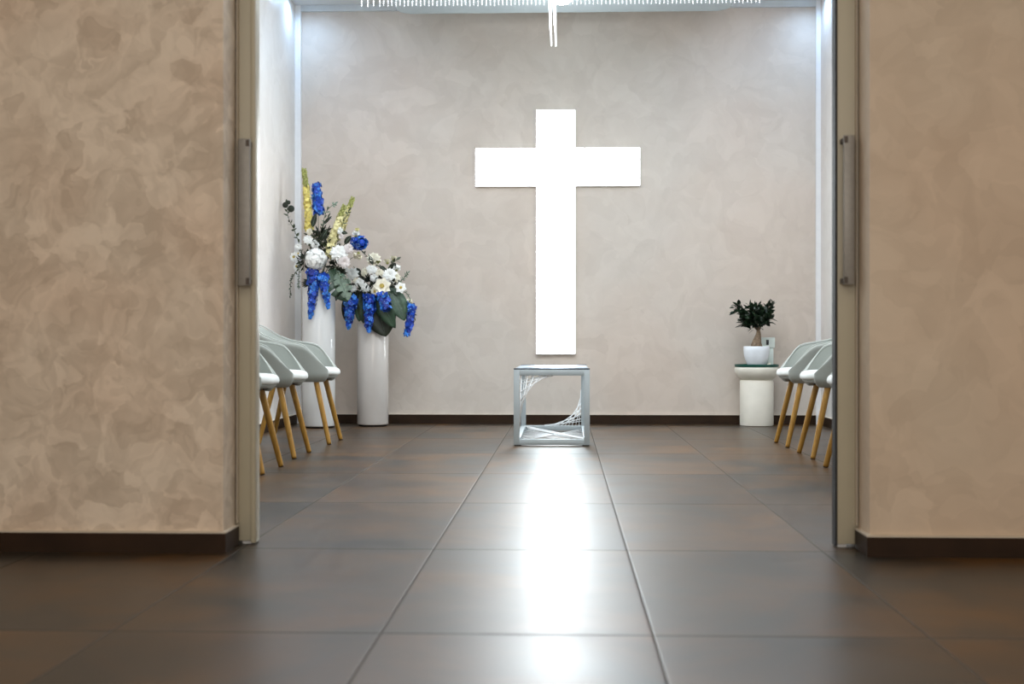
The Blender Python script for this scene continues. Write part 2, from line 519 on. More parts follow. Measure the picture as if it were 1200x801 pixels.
def web(name, A, B, Cc, D, k, r, offs=0):
    """cords from points along A->B to points along C->D"""
    b = MB(); A, B, Cc, D = V(A), V(B), V(Cc), V(D)
    for i in range(k):
        f = i / (k - 1)
        b.tube([A.lerp(B, f), Cc.lerp(D, f)], r, 6)
    return b.build(name, M['string'], st)


zi0, zi1 = FT + t, sz - t
xi0, xi1 = -hx + t, hx - t
# near end: upper left web, from the left post to the top bar
web('string_web', (xi0, -hy + .012, zi1 - .055), (xi0, -hy + .012, zi1 - .33), (xi0 + .21, -hy + .012, zi1), (xi0 + .012, -hy + .012, zi1), 6, .0040)
web('string_web', (xi0, -hy + .024, zi1 - .035), (xi0, -hy + .024, zi1 - .26), (xi0 + .175, -hy + .024, zi1), (xi0 + .035, -hy + .024, zi1), 4, .0034)
# far end: lower right web
web('string_web', (xi1, hy - .014, zi0 + .03), (xi1, hy - .014, zi0 + .26), (xi1 - .27, hy - .014, zi0), (xi1 - .015, hy - .014, zi0), 6, .0034)
web('string_web', (xi1, hy - .030, zi0 + .05), (xi1, hy - .030, zi0 + .17), (xi1 - .20, hy - .030, zi0), (xi1 - .04, hy - .030, zi0), 4, .0030)
# right side and bottom webs
web('string_web', (hx - .018, -hy + t, zi1 - .05), (hx - .018, -hy + t, zi0 + .02), (hx - .018, -hy + .25, zi0), (hx - .018, hy - .10, zi0), 9, .0024)
web('string_web', (xi0, -hy + .06, FT + .02), (xi0, hy - .2, FT + .02), (xi1, hy - .2, FT + .02), (xi1, -hy + .10, FT + .02), 9, .0026)
web('string_web', (xi0, hy - .10, zi0), (xi0 + .03, hy - .40, zi0), (xi1, -hy + .12, zi0), (xi1, -hy + .02, zi0), 4, .0028)

# ------------------------------------------------------------------ chairs
def rim_h(x):
    pts = [(.25, .0), (.212, .006), (.16, .082), (.11, .152), (.085, .178), (.05, .192), (.0, .200), (-.085, .215), (-.16, .250), (-.22, .305), (-.30, .345)]
    for (a, ha), (b_, hb) in zip(pts, pts[1:]):
        if x >= b_:
            f = min(1, max(0, (a - x) / (a - b_)))
            return ha + (hb - ha) * f
    return pts[-1][1]


def sup(al, a, b_, p):
    c, s_ = math.cos(al), math.sin(al)
    return -a * math.copysign(abs(c) ** p, c), b_ * math.copysign(abs(s_) ** p, s_)


def make_chair(label, group):
    r = empty('shell_armchair', (0, 0, 0), label, 'chair', group)
    # tub shell, open to +x
    b = MB(); NA, NV = 44, 9; AM = math.radians(141)
    rows = []; rim = []
    for v in range(NV + 1):
        row = []
        for k in range(NA + 1):
            al = -AM + 2 * AM * k / NA
            x, y = sup(al, .235, .215, .66)
            hh = rim_h(x)
            if v <= 3:      # bowl under the seat
                f = v / 3
                sc_ = .86 + .14 * math.sin(f * PI / 2)
                z = .415 + .032 * (1 - math.cos(f * PI / 2))
                p = V((x * sc_, y * sc_, z))
            else:
                f = (v - 3) / (NV - 3)
                fl = f * hh / .34
                p = V((x * (1 + .13 * fl) - .035 * fl, y * (1 + .20 * fl), .447 + hh * f))
            row.append(p)
        rows.append(row)
    b.rings(rows, False, False, closed=False)
    shell = b.build('shell', M['shell'], r)
    sm = shell.modifiers.new('thick', 'SOLIDIFY'); sm.thickness = .026; sm.offset = -1
    ss = shell.modifiers.new('soft', 'SUBSURF'); ss.levels = 1; ss.render_levels = 1
    # piping along the rim
    b = MB(); b.tube([p + V((0, 0, .0005)) for p in rows[-1]], .0038, 6)
    b.build('piping', M['piping'], shell)
    # seat pan + cushion
    b = MB()
    def ring(sc_, z, fx=0.0):
        out = []
        for k in range(48):
            al = 2 * PI * k / 48
            x, y = sup(al, .225, .200, .62)
            out.append((x * sc_ + .012, y * sc_, z))
        return out
    b.rings([ring(.74, .4135), ring(.90, .416), ring(.975, .424), ring(1.0, .436)][::1])
    b.build('seat_pan', M['shell'], r)
    b = MB()
    def ringc(sc_, z):
        out = []
        for k in range(56):
            al = 2 * PI * k / 56
            x, y = sup(al, .232, .196, .62)
            out.append((x * sc_ + .018, y * sc_, z + (.006 * (1 - (x / .24) ** 2))))
        return out
    b.rings([ringc(.93, .434), ringc(.985, .438), ringc(1.0, .450), ringc(.99, .464), ringc(.95, .476), ringc(.86, .483), ringc(.6, .487), ringc(.25, .488)])
    b.build('seat', M['cushion'], r)
    b = MB(); b.box(-.15, .15, -.175, -.150, .400, .4165); b.box(-.15, .15, .150, .175, .400, .4165); b.box(-.14, -.115, -.15, .15, .400, .4165); b.box(.115, .14, -.15, .15, .400, .4165)
    b.build('under_frame', M['under'], r, smooth=False)
    for sx in (1, -1):
        for sy in (-1, 1):
            top = V((sx * .130, sy * .163, .412)); bot = V((sx * .225, sy * .215, .004))
            d = (bot - top)
            b = MB(); b.tube([top, top + d * .03, top + d * .5, top + d * .97, bot], [.0165, .0180, .0168, .0140, .0138], 16)
            l = b.build('leg', M['wood'], r)
            b = MB(); b.tube([bot, V((bot.x + .0008 * sx, bot.y, 0.0))], [.0128, .0122], 14)
            b.build('glide', M['foot'], l)
    return r


def copy_tree(o, parent=None):
    c = o.copy(); C.objects.link(c)
    if parent: c.parent = parent
    for ch in [q for q in o.children]: copy_tree(ch, c)
    return c


proto = make_chair('', 'armchairs along the chapel side walls')
chairs = [(-1.705, 8.56, 0, 'pale grey shell armchair on oak legs, left row, beside the tall white flower pedestal'),
          (-1.715, 7.52, 0, 'pale grey shell armchair in the middle of the left wall row'),
          (-1.690, 6.63, 0, 'pale grey shell armchair nearest the sliding door edge in the left row'),
          (1.590, 8.42, PI, 'pale grey shell armchair on oak legs beside the round cream side table'),
          (1.595, 7.61, PI, 'pale grey shell armchair in the middle of the right wall row'),
          (1.575, 6.72, PI, 'pale grey shell armchair mostly hidden behind the right sliding door edge')]
kids = list(proto.children)
for i, (x, y, rz, lab) in enumerate(chairs):
    o = proto if i == 0 else copy_tree(proto)
    o.location = (x, y, 0); o.rotation_euler = (0, 0, rz); o['label'] = lab

# ------------------------------------------------------------------ flower pedestals
def pedestal(x, y, r, h, m, label):
    o = empty('flower_pedestal', (x, y, 0), label, 'pedestal')
    b = MB(); b.lathe([(r - .010, .012), (r - .003, .014), (r, .020), (r, h - .012), (r - .003, h - .003), (r - .010, h), (r - .045, h), (r - .050, h - .02), (r - .055, h - .10)], n=64)
    autosmooth(b.build('column', M[m], o), 50)
    b = MB(); b.lathe([(r - .014, 0), (r - .012, .012)], n=48); b.build('plinth_ring', M['rubber'], o)
    return o


PAx, PAy, PAh = -1.862, 10.045, 1.07
PBx, PBy, PBh = -1.480, 10.262, .80
pedestal(PAx, PAy, .1255, PAh, 'ceramic', 'tall glossy white cylinder pedestal in the corner behind the chairs')
pedestal(PBx, PBy, .1215, PBh, 'ceramic_grey', 'shorter glossy greige cylinder pedestal against the back wall')

# ------------------------------------------------------------------ flowers
def spike(name, parent, org, p0, p1, w0, w1, m, nfl, fr, tipm=None, tipf=.0, bend=0.0, mix=None):
    """flower spike p0 -> p1 (p1 = growing tip) with florets round the stalk"""
    p0, p1 = V(p0) - org, V(p1) - org
    ax = (p1 - p0); L = ax.length; ax.normalize()
    a = ax.orthogonal().normalized(); b_ = ax.cross(a)
    side = V((1, 0, 0))
    def P(t): return p0.lerp(p1, t) + side * bend * math.sin(PI * t)
    stalk = MB(); stalk.tube([P(k / 8) for k in range(9)], [.0045 - .003 * k / 8 for k in range(9)], 6)
    body = MB(); tip = MB()
    W = lambda t: w0 * (1 - t ** 2.2) + w1 * t ** 2.2 if mix else w0 + (w1 - w0) * t ** 1.3
    end = 1 - tipf
    body.cur = 2 if mix else 0
    body.tube([P(end * k / 12) for k in range(13)], [max(.003, W(end * k / 12) * .5 * (1 if 0 < k < 12 else .4)) for k in range(13)], 8)
    for i in range(nfl):
        t = (i + .5) / nfl
        th = i * 2.39996 + R.uniform(-.3, .3)
        d = a * math.cos(th) + b_ * math.sin(th)
        w = W(t)
        c = P(t) + d * w * R.uniform(.45, .85) + ax * R.uniform(-.006, .006)
        out = (d + ax * R.uniform(-.35, .45) + R_vec() * .25).normalized()
        q = fr * (1.0 - .45 * t) * R.uniform(.75, 1.25)
        if tipm and t > end:
            tip.ball(P(t) + d * w * .6, q * .6, 6, 4, (1, 1, 1.3))
        else:
            body.cur = R.choice((0, 0, 0, 1, 1, 2)) if mix else 0
            body.flower(c, out, q, 5, R.uniform(.1, .6), 1.05, n=3, twist=R.random() * 3)
            if mix and R.random() < .45:
                body.cur = 3; body.ball(c + out * q * .25, q * .17, 5, 4)
    if tipm: tip.tube([P(end - .03), P(end + tipf * .5), P(1)], [w1 * .8 + .002, w1 * .5 + .002, .0015], 8)
    o = body.build(name, [M[q] for q in mix] if mix else M[m], parent)
    stalk.build('stalk', M['stem'], o)
    if tipm: tip.build('bud_tip', M[tipm], o)
    return o


BL = ('blue_light', 'blue', 'blue', 'blue_pale'); BD = ('blue', 'blue_light', 'blue_deep', 'blue_pale')


def hydrangea(parent, org, c, r, m='white', nfl=150, name='hydrangea_bloom', fs=.3):
    c = V(c) - org; b = MB()
    b.ball(c, r * .62, 14, 10)
    for i in range(nfl):
        z = 1 - 2 * (i + .5) / nfl; q = math.sqrt(1 - z * z); th = i * 2.39996
        d = V((q * math.cos(th), q * math.sin(th), z))
        b.flower(c + d * r * R.uniform(.68, .92), d + V((R.uniform(-.3, .3), R.uniform(-.3, .3), R.uniform(-.3, .3))), r * fs, 4, .15, 1.0, n=2, twist=R.random() * 3)
    return b.build(name, M[m], parent)


def carnation(parent, org, c, ax, r, m='white', name='carnation_bloom'):
    c = V(c) - org; ax = V(ax).normalized(); b = MB()
    for l, (k, cup, np_) in enumerate([(1.0, .15, 9), (.92, .45, 9), (.78, .85, 8), (.6, 1.4, 7), (.42, 2.4, 6)]):
        b.flower(c + ax * r * (.05 + .07 * l), ax, r * k, np_, cup, 1.25, twist=l * .5, n=3)
    o = b.build(name, M[m], parent)
    k = MB(); k.ball(c - ax * r * .25, r * .33, 8, 6); k.build('calyx', M['bud_green'], o)
    return o


def open_flower(parent, org, c, ax, r, m='cream', name='open_flower', pet=6):
    c = V(c) - org; ax = V(ax).normalized(); b = MB()
    b.flower(c, ax, r, pet, .32, 1.15, n=4)
    b.flower(c + ax * .002, ax, r * .82, pet, .65, 1.1, twist=.5, n=4)
    o = b.build(name, M[m], parent)
    k = MB(); k.ball(c + ax * r * .18, r * .24, 10, 7)
    for i in range(12):
        th = i * 2.4; a = ax.orthogonal().normalized(); bb = ax.cross(a)
        k.ball(c + ax * r * .38 + (a * math.cos(th) + bb * math.sin(th)) * r * .2, r * .06, 6, 4)
    k.build('flower_centre', M['centre'], o)
    return o


def bud(parent, org, c, ax, r, m='cream', name='flower_bud'):
    c = V(c) - org; ax = V(ax).normalized(); b = MB()
    b.flower(c, ax, r * 1.9, 4, 2.2, 1.2, n=4); b.flower(c, ax, r * 1.7, 4, 3.5, 1.2, twist=.7, n=4)
    o = b.build(name, M[m], parent)
    k = MB(); k.ball(c, r * .55, 8, 6); k.build('calyx', M['bud_green'], o)
    return o


def sprig(parent, org, pts, n, ll, lw, m, name='leaf_sprig', r=.0022, alt=1.0):
    pts = [V(p) - org for p in pts]
    # resample as a smooth curve
    cp = []
    for i in range(len(pts) - 1):
        p_1 = pts[max(i - 1, 0)]; p0 = pts[i]; p1 = pts[i + 1]; p2 = pts[min(i + 2, len(pts) - 1)]
        for k in range(8):
            t_ = k / 8
            cp.append(.5 * ((2 * p0) + (p1 - p_1) * t_ + (2 * p_1 - 5 * p0 + 4 * p1 - p2) * t_ ** 2 + (3 * p0 - p_1 - 3 * p1 + p2) * t_ ** 3))
    cp.append(pts[-1])
    b = MB()
    for i in range(n):
        f = .15 + .85 * (i + .5) / n
        k = min(int(f * (len(cp) - 1)), len(cp) - 2)
        p = cp[k]; d = (cp[k + 1] - cp[k]).normalized()
        th = i * 2.4 + R.uniform(-.4, .4)
        a = d.orthogonal().normalized(); bb = d.cross(a)
        s_ = a * math.cos(th) + bb * math.sin(th)
        b.leaf(p, (d * .7 + s_ * alt), R_vec() + V((0, -1, .6)), ll * R.uniform(.75, 1.15), lw * R.uniform(.8, 1.15), n=4)
    b.leaf(cp[-1], cp[-1] - cp[-3], V((0, -1, .3)), ll, lw, n=4)
    b.cur = 1; b.tube(cp, [r] * len(cp), 5)
    o = b.build(name, [M[m], M['stem']], parent)
    return o


def R_vec():
    return V((R.uniform(-1, 1), R.uniform(-1, 1), R.uniform(-1, 1)))


def big_leaf(parent, org, p, tipp, W, m, nrm=(0, -1, .25), name='broad_leaf', lobes=0):
    p = V(p) - org; q = V(tipp) - org; d = q - p; L = d.length; d.normalize()
    nrm = V(nrm); nrm = (nrm - d * nrm.dot(d)).normalized(); sd = d.cross(nrm)
    b = MB(); n_ = 40 if lobes else 14
    vs = []; fs = []
    for i in range(n_ + 1):
        t_ = i / n_
        w = W * .5 * max(.02, math.sin(PI * min(1, t_ ** .72)) ** .75)
        ws = [w, w]
        if lobes:
            for j in (0, 1):
                ph = (t_ * lobes + .25 * j) % 1
                if .15 < t_ < .9 and ph > .70: ws[j] = w * .38
        base = p + d * (L * t_) - nrm * (.10 * L * t_ * t_)
        row = []
        for u_ in (-1, -.5, 0, .5, 1):
            ww = ws[0] if u_ < 0 else ws[1]
            ripple = .012 * W * math.sin(t_ * 30) * abs(u_) / .2 * .2
            row.append(base + sd * (ww * u_) + d * (abs(u_) * ww * .35) + nrm * (abs(u_) * ww * .28 + ripple))
        vs += row
    for i in range(n_):
        for j in range(4):
            a = i * 5 + j; fs.append((a, a + 1, a + 6, a + 5))
    b.add(vs, fs)
    o = b.build(name, M[m], parent)
    sm = o.modifiers.new('thick', 'SOLIDIFY'); sm.thickness = .0012
    k = MB(); k.tube([p - d * .02, p + d * L * .5 - nrm * (.025 * L - .002), p + d * L * .92 - nrm * (.085 * L - .0015)], [.0028, .0018, .0008], 6)
    k.build('midrib', M['leaf_grey'], o)
    return o


def foliage(parent, org, spots, m, ll, lw, name='foliage'):
    """small leaves that fill between the blooms"""
    b = MB()
    for (c, rad, n_) in spots:
        c = V(c) - org
        for i in range(n_):
            d = R_vec().normalized()
            p = c + d * rad * R.uniform(.1, .75)
            b.leaf(p, d + V((0, -.2, .1)), R_vec(), ll * R.uniform(.7, 1.3), lw * R.uniform(.7, 1.3), n=4)
    return b.build(name, M[m], parent)


def stems(parent, org, base, tops):
    b = MB(); base = V(base) - org
    for p in tops:
        q = V(p) - org; mid = base.lerp(q, .5) + V((0, 0, .03))
        b.tube([base, mid, q], [.004, .003, .002], 6)
    return b.build('stems', M['stem'], parent)


S = 10.0 / F      # metres per pixel near the pedestals


def arrangement_tall():
    org = V((PAx, PAy, PAh))
    r = empty('flower_arrangement', org, 'flower arrangement with yellow spikes and big white hydrangea on tall pedestal', 'flowers')
    Y = PAy
    hub = MB(); hub.lathe([(.02, -.09), (.062, -.085), (.064, .0), (.05, .02), (.02, .028)], n=20)
    hub.build('vase_insert', M['leaf_dark'], r)
    A = lambda px, py, dy=0: at(px, py, Y + dy)
    spike('yellow_spike', r, org, A(363, 270, .03), A(356, 197, .05), 6.0 * S, 3.4 * S, 'yellow', 130, .022, 'bud_green', .28, bend=.004)
    spike('yellow_spike', r, org, A(385, 301, -.06), A(404, 240, -.03), 6.8 * S, 3.2 * S, 'yellow_soft', 120, .022, 'bud_green', .2, bend=-.012)
    spike('yellow_spike', r, org, A(394, 280, .05), A(414, 231, .07), 6.2 * S, 2.8 * S, 'yellow_soft', 100, .022, 'bud_green', .24)
    spike('delphinium_spike', r, org, A(373.5, 250, .06), A(370.5, 215, .06), 7.6 * S, 6.2 * S, 'blue_light', 90, .027, mix=BL)
    spike('delphinium_spike', r, org, A(417, 284, -.02), A(425, 284, -.13), 9.5 * S, 8.5 * S, 'blue_light', 70, .030, mix=BL)
    spike('delphinium_spike', r, org, A(368, 318, -.13), A(363.5, 373, -.16), 9.0 * S, 1.8 * S, 'blue', 120, .026, 'blue_light', .10, bend=.006, mix=BD)
    spike('delphinium_spike', r, org, A(378, 322, -.13), A(385, 361, -.15), 7.4 * S, 1.6 * S, 'blue', 85, .024, 'blue_light', .12, mix=BD)
    hydrangea(r, org, A(370, 303.5, -.14), 14.0 * S, 'white', 280, fs=.21)
    carnation(r, org, A(397, 297, -.09), (.1, -1, .35), 11 * S, 'white')
    carnation(r, org, A(403, 307, -.11), (.3, -1, -.1), 8 * S, 'blush')
    carnation(r, org, A(408.5, 291.5, -.08), (.4, -1, .1), 6.5 * S, 'blush')
    carnation(r, org, A(391, 290, -.04), (-.1, -1, .6), 6 * S, 'white')
    for px, py, q, mm in ((361, 281, 5.4, 'white'), (369.5, 286, 5.2, 'white'), (363, 271.5, 4, 'cream'), (349.5, 289, 4, 'white'), (398, 270, 4, 'white'), (400, 277, 3.2, 'blush')):
        carnation(r, org, A(px, py, -.05), (R.uniform(-.4, .3), -1, R.uniform(-.1, .5)), q * 1.15 * S, mm, 'small_blossom')
    for px, py, q in ((345, 301, 6.2), (348, 312, 5.0), (350, 297, 4.2)):
        open_flower(r, org, A(px, py, -.03), (-.3, -1, .1), q * S, 'white', 'daisy_bloom', 8)
    bud(r, org, A(417, 276, -.06), (.1, -.2, 1), 3.4 * S, 'white')
    bud(r, org, A(418.5, 270, -.06), (0, 0, 1), 2.0 * S, 'yellow_soft')
    bud(r, org, A(420, 297, -.06), (-.3, -.4, -1), 4.0 * S, 'cream')
    sprig(r, org, [A(356, 318, -.03), A(352, 292, -.01), A(346, 272, .0), A(338, 255, .02), A(336, 238, .04)], 30, .035, .018, 'leaf_mid', 'eucalyptus_sprig')
    b = MB()
    for px, py, q in ((334.5, 240, 3.6), (341, 244.5, 4.2), (338, 237, 2.6)):
        c = A(px, py, .03) - org; b.ball(c, q * S, 10, 7, (1, .25, 1))
    b.build('round_leaf', M['leaf_dark'], r)
    sprig(r, org, [A(375, 290, .0), A(378, 265, .03), A(383, 247, .05), A(392, 239, .06)], 18, .034, .015, 'leaf_grey', 'eucalyptus_sprig')
    sprig(r, org, [A(372, 290, .0), A(376, 272, -.02), A(384, 255, -.03)], 9, .045, .014, 'leaf_mid')
    sprig(r, org, [A(394, 292, -.02), A(402, 262, -.03), A(409, 247, -.04)], 12, .032, .012, 'leaf_mid')
    sprig(r, org, [A(352, 310, -.04), A(346, 320, -.06), A(341, 328, -.06), A(340, 346, -.06)], 26, .022, .010, 'leaf_mid', 'trailing_sprig')
    sprig(r, org, [A(352, 306, -.04), A(350, 325, -.06), A(350, 336, -.06)], 22, .020, .009, 'leaf_grey', 'trailing_sprig')
    for px, py, tx, ty, w in ((366, 266, 370, 250, 7), (377, 281, 383, 268, 6), (404, 286, 411, 276, 7), (395, 281, 391, 275, 5), (380, 262, 388, 253, 4), (399, 272, 407, 273, 5)):
        big_leaf(r, org, A(px, py, -.03), A(tx, ty, -.05), w * S, 'leaf_dark', (0, -1, .4), 'small_leaf')
    # palm-like tuft under the hydrangea
    b = MB()
    for i in range(11):
        a = math.radians(165 + i * 9.5)
        b.leaf(A(366, 330, -.10) - org, V((math.cos(a), -.15, math.sin(a) * 1.1)), V((0, -1, 0)), .085 * R.uniform(.75, 1.1), .016, n=5)
    b.build('leaf_tuft', M['leaf_dark'], r)
    big_leaf(r, org, A(386, 316, -.10), A(406, 352, -.17), 27 * S, 'leaf_green', (-.1, -1, .35), 'monstera_leaf', 5)
    big_leaf(r, org, A(395, 320, -.12), A(409, 350, -.20), 20 * S, 'leaf_grey', (.35, -1, .2), 'monstera_leaf', 4)
    big_leaf(r, org, A(397, 338, -.12), A(393.5, 352, -.15), 6 * S, 'leaf_dark', (0, -1, 0), 'small_leaf')
    sprig(r, org, [A(392, 312, -.12), A(399, 324, -.17), A(408, 328, -.2)], 16, .028, .007, 'leaf_grey', 'fine_sprig')
    foliage(r, org, [(A(372, 282, .02), .12, 70), (A(385, 292, .0), .11, 60), (A(358, 305, .0), .09, 55), (A(396, 312, -.02), .08, 40), (A(372, 318, .0), .09, 40)], 'leaf_mid', .045, .016)
    foliage(r, org, [(A(380, 288, -.02), .13, 60), (A(359, 305, -.02), .09, 45), (A(394, 312, -.05), .09, 50), (A(377, 276, .0), .08, 40)], 'leaf_dark', .05, .02, 'dark_foliage')
    stems(r, org, (PAx, PAy, PAh), [A(363, 270, .03), A(385, 300, -.05), A(394, 280, .05), A(373, 250, .06), A(415, 284, -.02), A(370, 303, -.05), A(368, 318, -.1), A(380, 322, -.1), A(397, 297, -.06), A(404, 307, -.08), A(349, 290, -.03), A(346, 301, -.02), A(361, 281, -.03), A(408, 292, -.06), A(421, 297, -.05), A(388, 316, -.08)])
    return r


def arrangement_low():
    org = V((PBx, PBy, PBh))
    r = empty('flower_arrangement', org, 'low arrangement of cream and white flowers on the shorter pedestal', 'flowers')
    Y = PBy
    hub = MB(); hub.lathe([(.02, -.09), (.058, -.085), (.060, .0), (.05, .02), (.02, .028)], n=20)
    hub.build('vase_insert', M['leaf_dark'], r)
    A = lambda px, py, dy=0: at(px, py, Y + dy)
    spike('delphinium_spike', r, org, A(411.5, 347, -.16), A(408.5, 385, -.17), 9.4 * S, 1.6 * S, 'blue', 95, .027, 'blue_light', .14, mix=BD)
    spike('delphinium_spike', r, org, A(433, 346, -.17), A(432, 389, -.18), 8.8 * S, 2.4 * S, 'blue', 100, .026, 'blue_light', .08, mix=BD)
    spike('delphinium_spike', r, org, A(448, 345, -.15), A(453, 363, -.20), 9.4 * S, 7.5 * S, 'blue', 65, .028, mix=BD)
    spike('delphinium_spike', r, org, A(482, 357, -.10), A(476.5, 394, -.12), 6.6 * S, 4.6 * S, 'blue', 80, .024, 'blue_light', .08, bend=.006, mix=BD)
    carnation(r, org, A(413.5, 321, -.10), (-.3, -1, .2), 8.5 * S, 'white')
    carnation(r, org, A(438, 304, -.03), (.1, -.9, .5), 9.5 * S, 'cream', 'rose_bloom')
    carnation(r, org, A(457, 323, -.12), (.1, -1, .2), 9.5 * S, 'white')
    carnation(r, org, A(463, 325, -.10), (.4, -1, .1), 7.0 * S, 'cream')
    for px, py, q, mm in ((421, 331, 6.0, 'white'), (426, 336.5, 5.6, 'white'), (414, 338, 4.5, 'white'), (417.5, 329, 4.2, 'cream'), (434, 316, 5.4, 'white'), (428, 318.5, 5, 'cream'), (438.5, 325.5, 5.2, 'white'), (445, 320, 5, 'cream'), (427, 320, 4, 'cream'), (438, 316, 4.5, 'white'), (430, 338, 4, 'white'), (405, 316, 3.6, 'white')):
        (carnation if R.random() < .7 else open_flower)(r, org, A(px, py, -.11), (R.uniform(-.4, .4), -1, R.uniform(-.1, .4)), q * 1.12 * S, mm, 'small_blossom')
    open_flower(r, org, A(448, 335.5, -.17), (-.05, -1, .25), 11 * S, 'cream', 'anemone_bloom', 7)
    open_flower(r, org, A(440, 341, -.16), (-.3, -1, -.1), 6.5 * S, 'cream', 'anemone_bloom', 6)
    open_flower(r, org, A(469.5, 337, -.14), (.2, -1, .15), 7.0 * S, 'white', 'anemone_bloom', 6)
    bud(r, org, A(454, 308, -.04), (-.1, 0, 1), 3.2 * S, 'cream')
    bud(r, org, A(461, 304, -.04), (.1, 0, 1), 3.0 * S, 'cream')
    bud(r, org, A(464.5, 316, -.06), (.3, -.4, .8), 3.6 * S, 'white')
    bud(r, org, A(443, 308, -.05), (0, -.3, 1), 2.2 * S, 'bud_green')
    bud(r, org, A(480, 354.5, -.09), (0, -.5, .4), 3 * S, 'cream')
    sprig(r, org, [A(449, 325, -.06), A(452, 318, -.05), A(441, 310, -.04), A(431, 301, -.03), A(427, 297, -.03)], 14, .035, .012, 'leaf_dark')
    sprig(r, org, [A(452, 322, -.06), A(456, 312, -.05), A(464, 305, -.04)], 8, .05, .02, 'leaf_mid')
    sprig(r, org, [A(464, 334, -.10), A(472, 327, -.10), A(478, 320, -.10)], 20, .026, .011, 'leaf_grey')
    sprig(r, org, [A(470, 340, -.10), A(478, 345, -.10), A(482, 356, -.10)], 16, .018, .009, 'leaf_grey', 'fine_sprig')
    sprig(r, org, [A(478, 350, -.10), A(484, 362, -.09), A(486, 372, -.09)], 6, .026, .010, 'leaf_mid')
    for px, py, tx, ty, w in ((459, 316, 463, 308, 8), (445, 312, 452, 316, 5), (416, 314, 423, 322, 7), (437, 332, 441, 322, 5), (433, 300, 437, 310, 5)):
        big_leaf(r, org, A(px, py, -.06), A(tx, ty, -.08), w * S, 'leaf_dark', (0, -1, .4), 'small_leaf')
    big_leaf(r, org, A(437, 340, -.10), A(452, 393, -.15), 40 * S, 'leaf_dark', (.1, -1, .15))
    big_leaf(r, org, A(441, 338, -.12), A(461, 384, -.19), 22 * S, 'leaf_green', (-.4, -1, .15))
    big_leaf(r, org, A(455, 336, -.11), A(475, 374, -.16), 24 * S, 'leaf_green', (.35, -1, .3))
    big_leaf(r, org, A(418, 340, -.09), A(403, 374, -.13), 20 * S, 'leaf_dark', (-.2, -1, .1))
    big_leaf(r, org, A(427, 341, -.09), A(420, 376, -.13), 18 * S, 'leaf_green', (-.1, -1, .1))
    big_leaf(r, org, A(428, 344, -.08), A(432, 384, -.12), 22 * S, 'leaf_mid', (.0, -1, .1))
    foliage(r, org, [(A(430, 330, -.02), .10, 70), (A(455, 335, -.02), .10, 60), (A(418, 336, -.02), .08, 45), (A(440, 342, -.03), .09, 50)], 'leaf_mid', .042, .015)
    foliage(r, org, [(A(432, 332, -.06), .12, 70), (A(455, 334, -.07), .11, 60), (A(418, 338, -.06), .08, 40), (A(428, 344, -.10), .08, 40)], 'leaf_dark', .05, .02, 'dark_foliage')
    stems(r, org, (PBx, PBy, PBh), [A(411, 347, -.13), A(433, 346, -.14), A(448, 345, -.12), A(482, 357, -.1), A(413, 321, -.08), A(438, 305, -.03), A(457, 323, -.1), A(448, 336, -.14), A(469, 337, -.12), A(440, 341, -.13), A(421, 331, -.1), A(434, 317, -.1), A(453, 320, -.05), A(464, 317, -.05), A(437, 342, -.09), A(456, 338, -.1), A(420, 341, -.08)])
    return r


arrangement_tall()
arrangement_low()

# ------------------------------------------------------------------ side table with tray, plant and dispenser
TX, TY = 1.497, 10.42
TZ = .455
b = MB()
prof_base = [(.118, 0), (.128, .004), (.130, .012), (.130, .345), (.126, .352), (.112, .356)]
prof_top = [(.108, .356), (.120, .362), (.142, .376), (.160, .398), (.168, .420), (.171, .440), (.169, .450), (.163, TZ), (.02, TZ)]
tb = empty('side_table', (TX, TY, 0), 'round cream mushroom-shaped side table against the back wall', 'table')
b.lathe(prof_base, n=64); autosmooth(b.build('base', M['table'], tb), 50)
b = MB(); b.lathe(prof_top, n=64); autosmooth(b.build('table_top', M['table'], tb), 50)

TRH = .022
b = MB(); b.lathe([(.150, 0), (.166, .002), (.170, .008), (.170, TRH), (.164, TRH), (.160, .009), (.02, .008)], n=56)
tr = b.build('serving_tray', M['green_tray'], None, loc=(TX, TY, TZ)); autosmooth(tr, 50)
tag(tr, 'dark green round tray on the cream side table', 'tray')
TS = TZ + .008 + .0005

PX = at(886.5, 420, 10.325).x; PY = 10.325
pt = empty('potted_ficus', (PX, PY, TS), 'small ficus bonsai with a thick trunk in a rounded white pot', 'plant')
b = MB(); b.lathe([(.055, 0), (.064, .004), (.074, .02), (.088, .055), (.096, .09), (.0985, .12), (.098, .150), (.0955, .153), (.093, .150), (.092, .132), (.02, .132)], n=56)
autosmooth(b.build('pot', M['pot'], pt), 60)
b = MB(); b.lathe([(.0925, .128), (.08, .136), (.04, .140), (.005, .141)], n=32, cap0=False); b.build('soil', M['soil'], pt)
b = MB()
b.tube([(-.004, 0, .13), (-.004, -.002, .165), (.006, 0, .200), (.014, .002, .235), (.018, .004, .262), (.010, .004, .29)], [.046, .042, .033, .023, .017, .012], 12)
b.tube([(-.036, -.01, .125), (-.034, -.012, .158), (-.018, -.006, .185), (.0, 0, .205)], [.016, .015, .016, .012], 8)
b.tube([(.036, -.008, .125), (.030, -.012, .155), (.018, -.006, .190), (.010, 0, .21)], [.016, .016, .014, .012], 8)
b.tube([(.002, -.036, .125), (.004, -.034, .155), (.006, -.018, .19), (.012, 0, .215)], [.015, .014, .014, .01], 8)
tk = b.build('trunk', M['bark'], pt)
sm = tk.modifiers.new('soft', 'SUBSURF'); sm.levels = 1; sm.render_levels = 1
b = MB(); tips = []
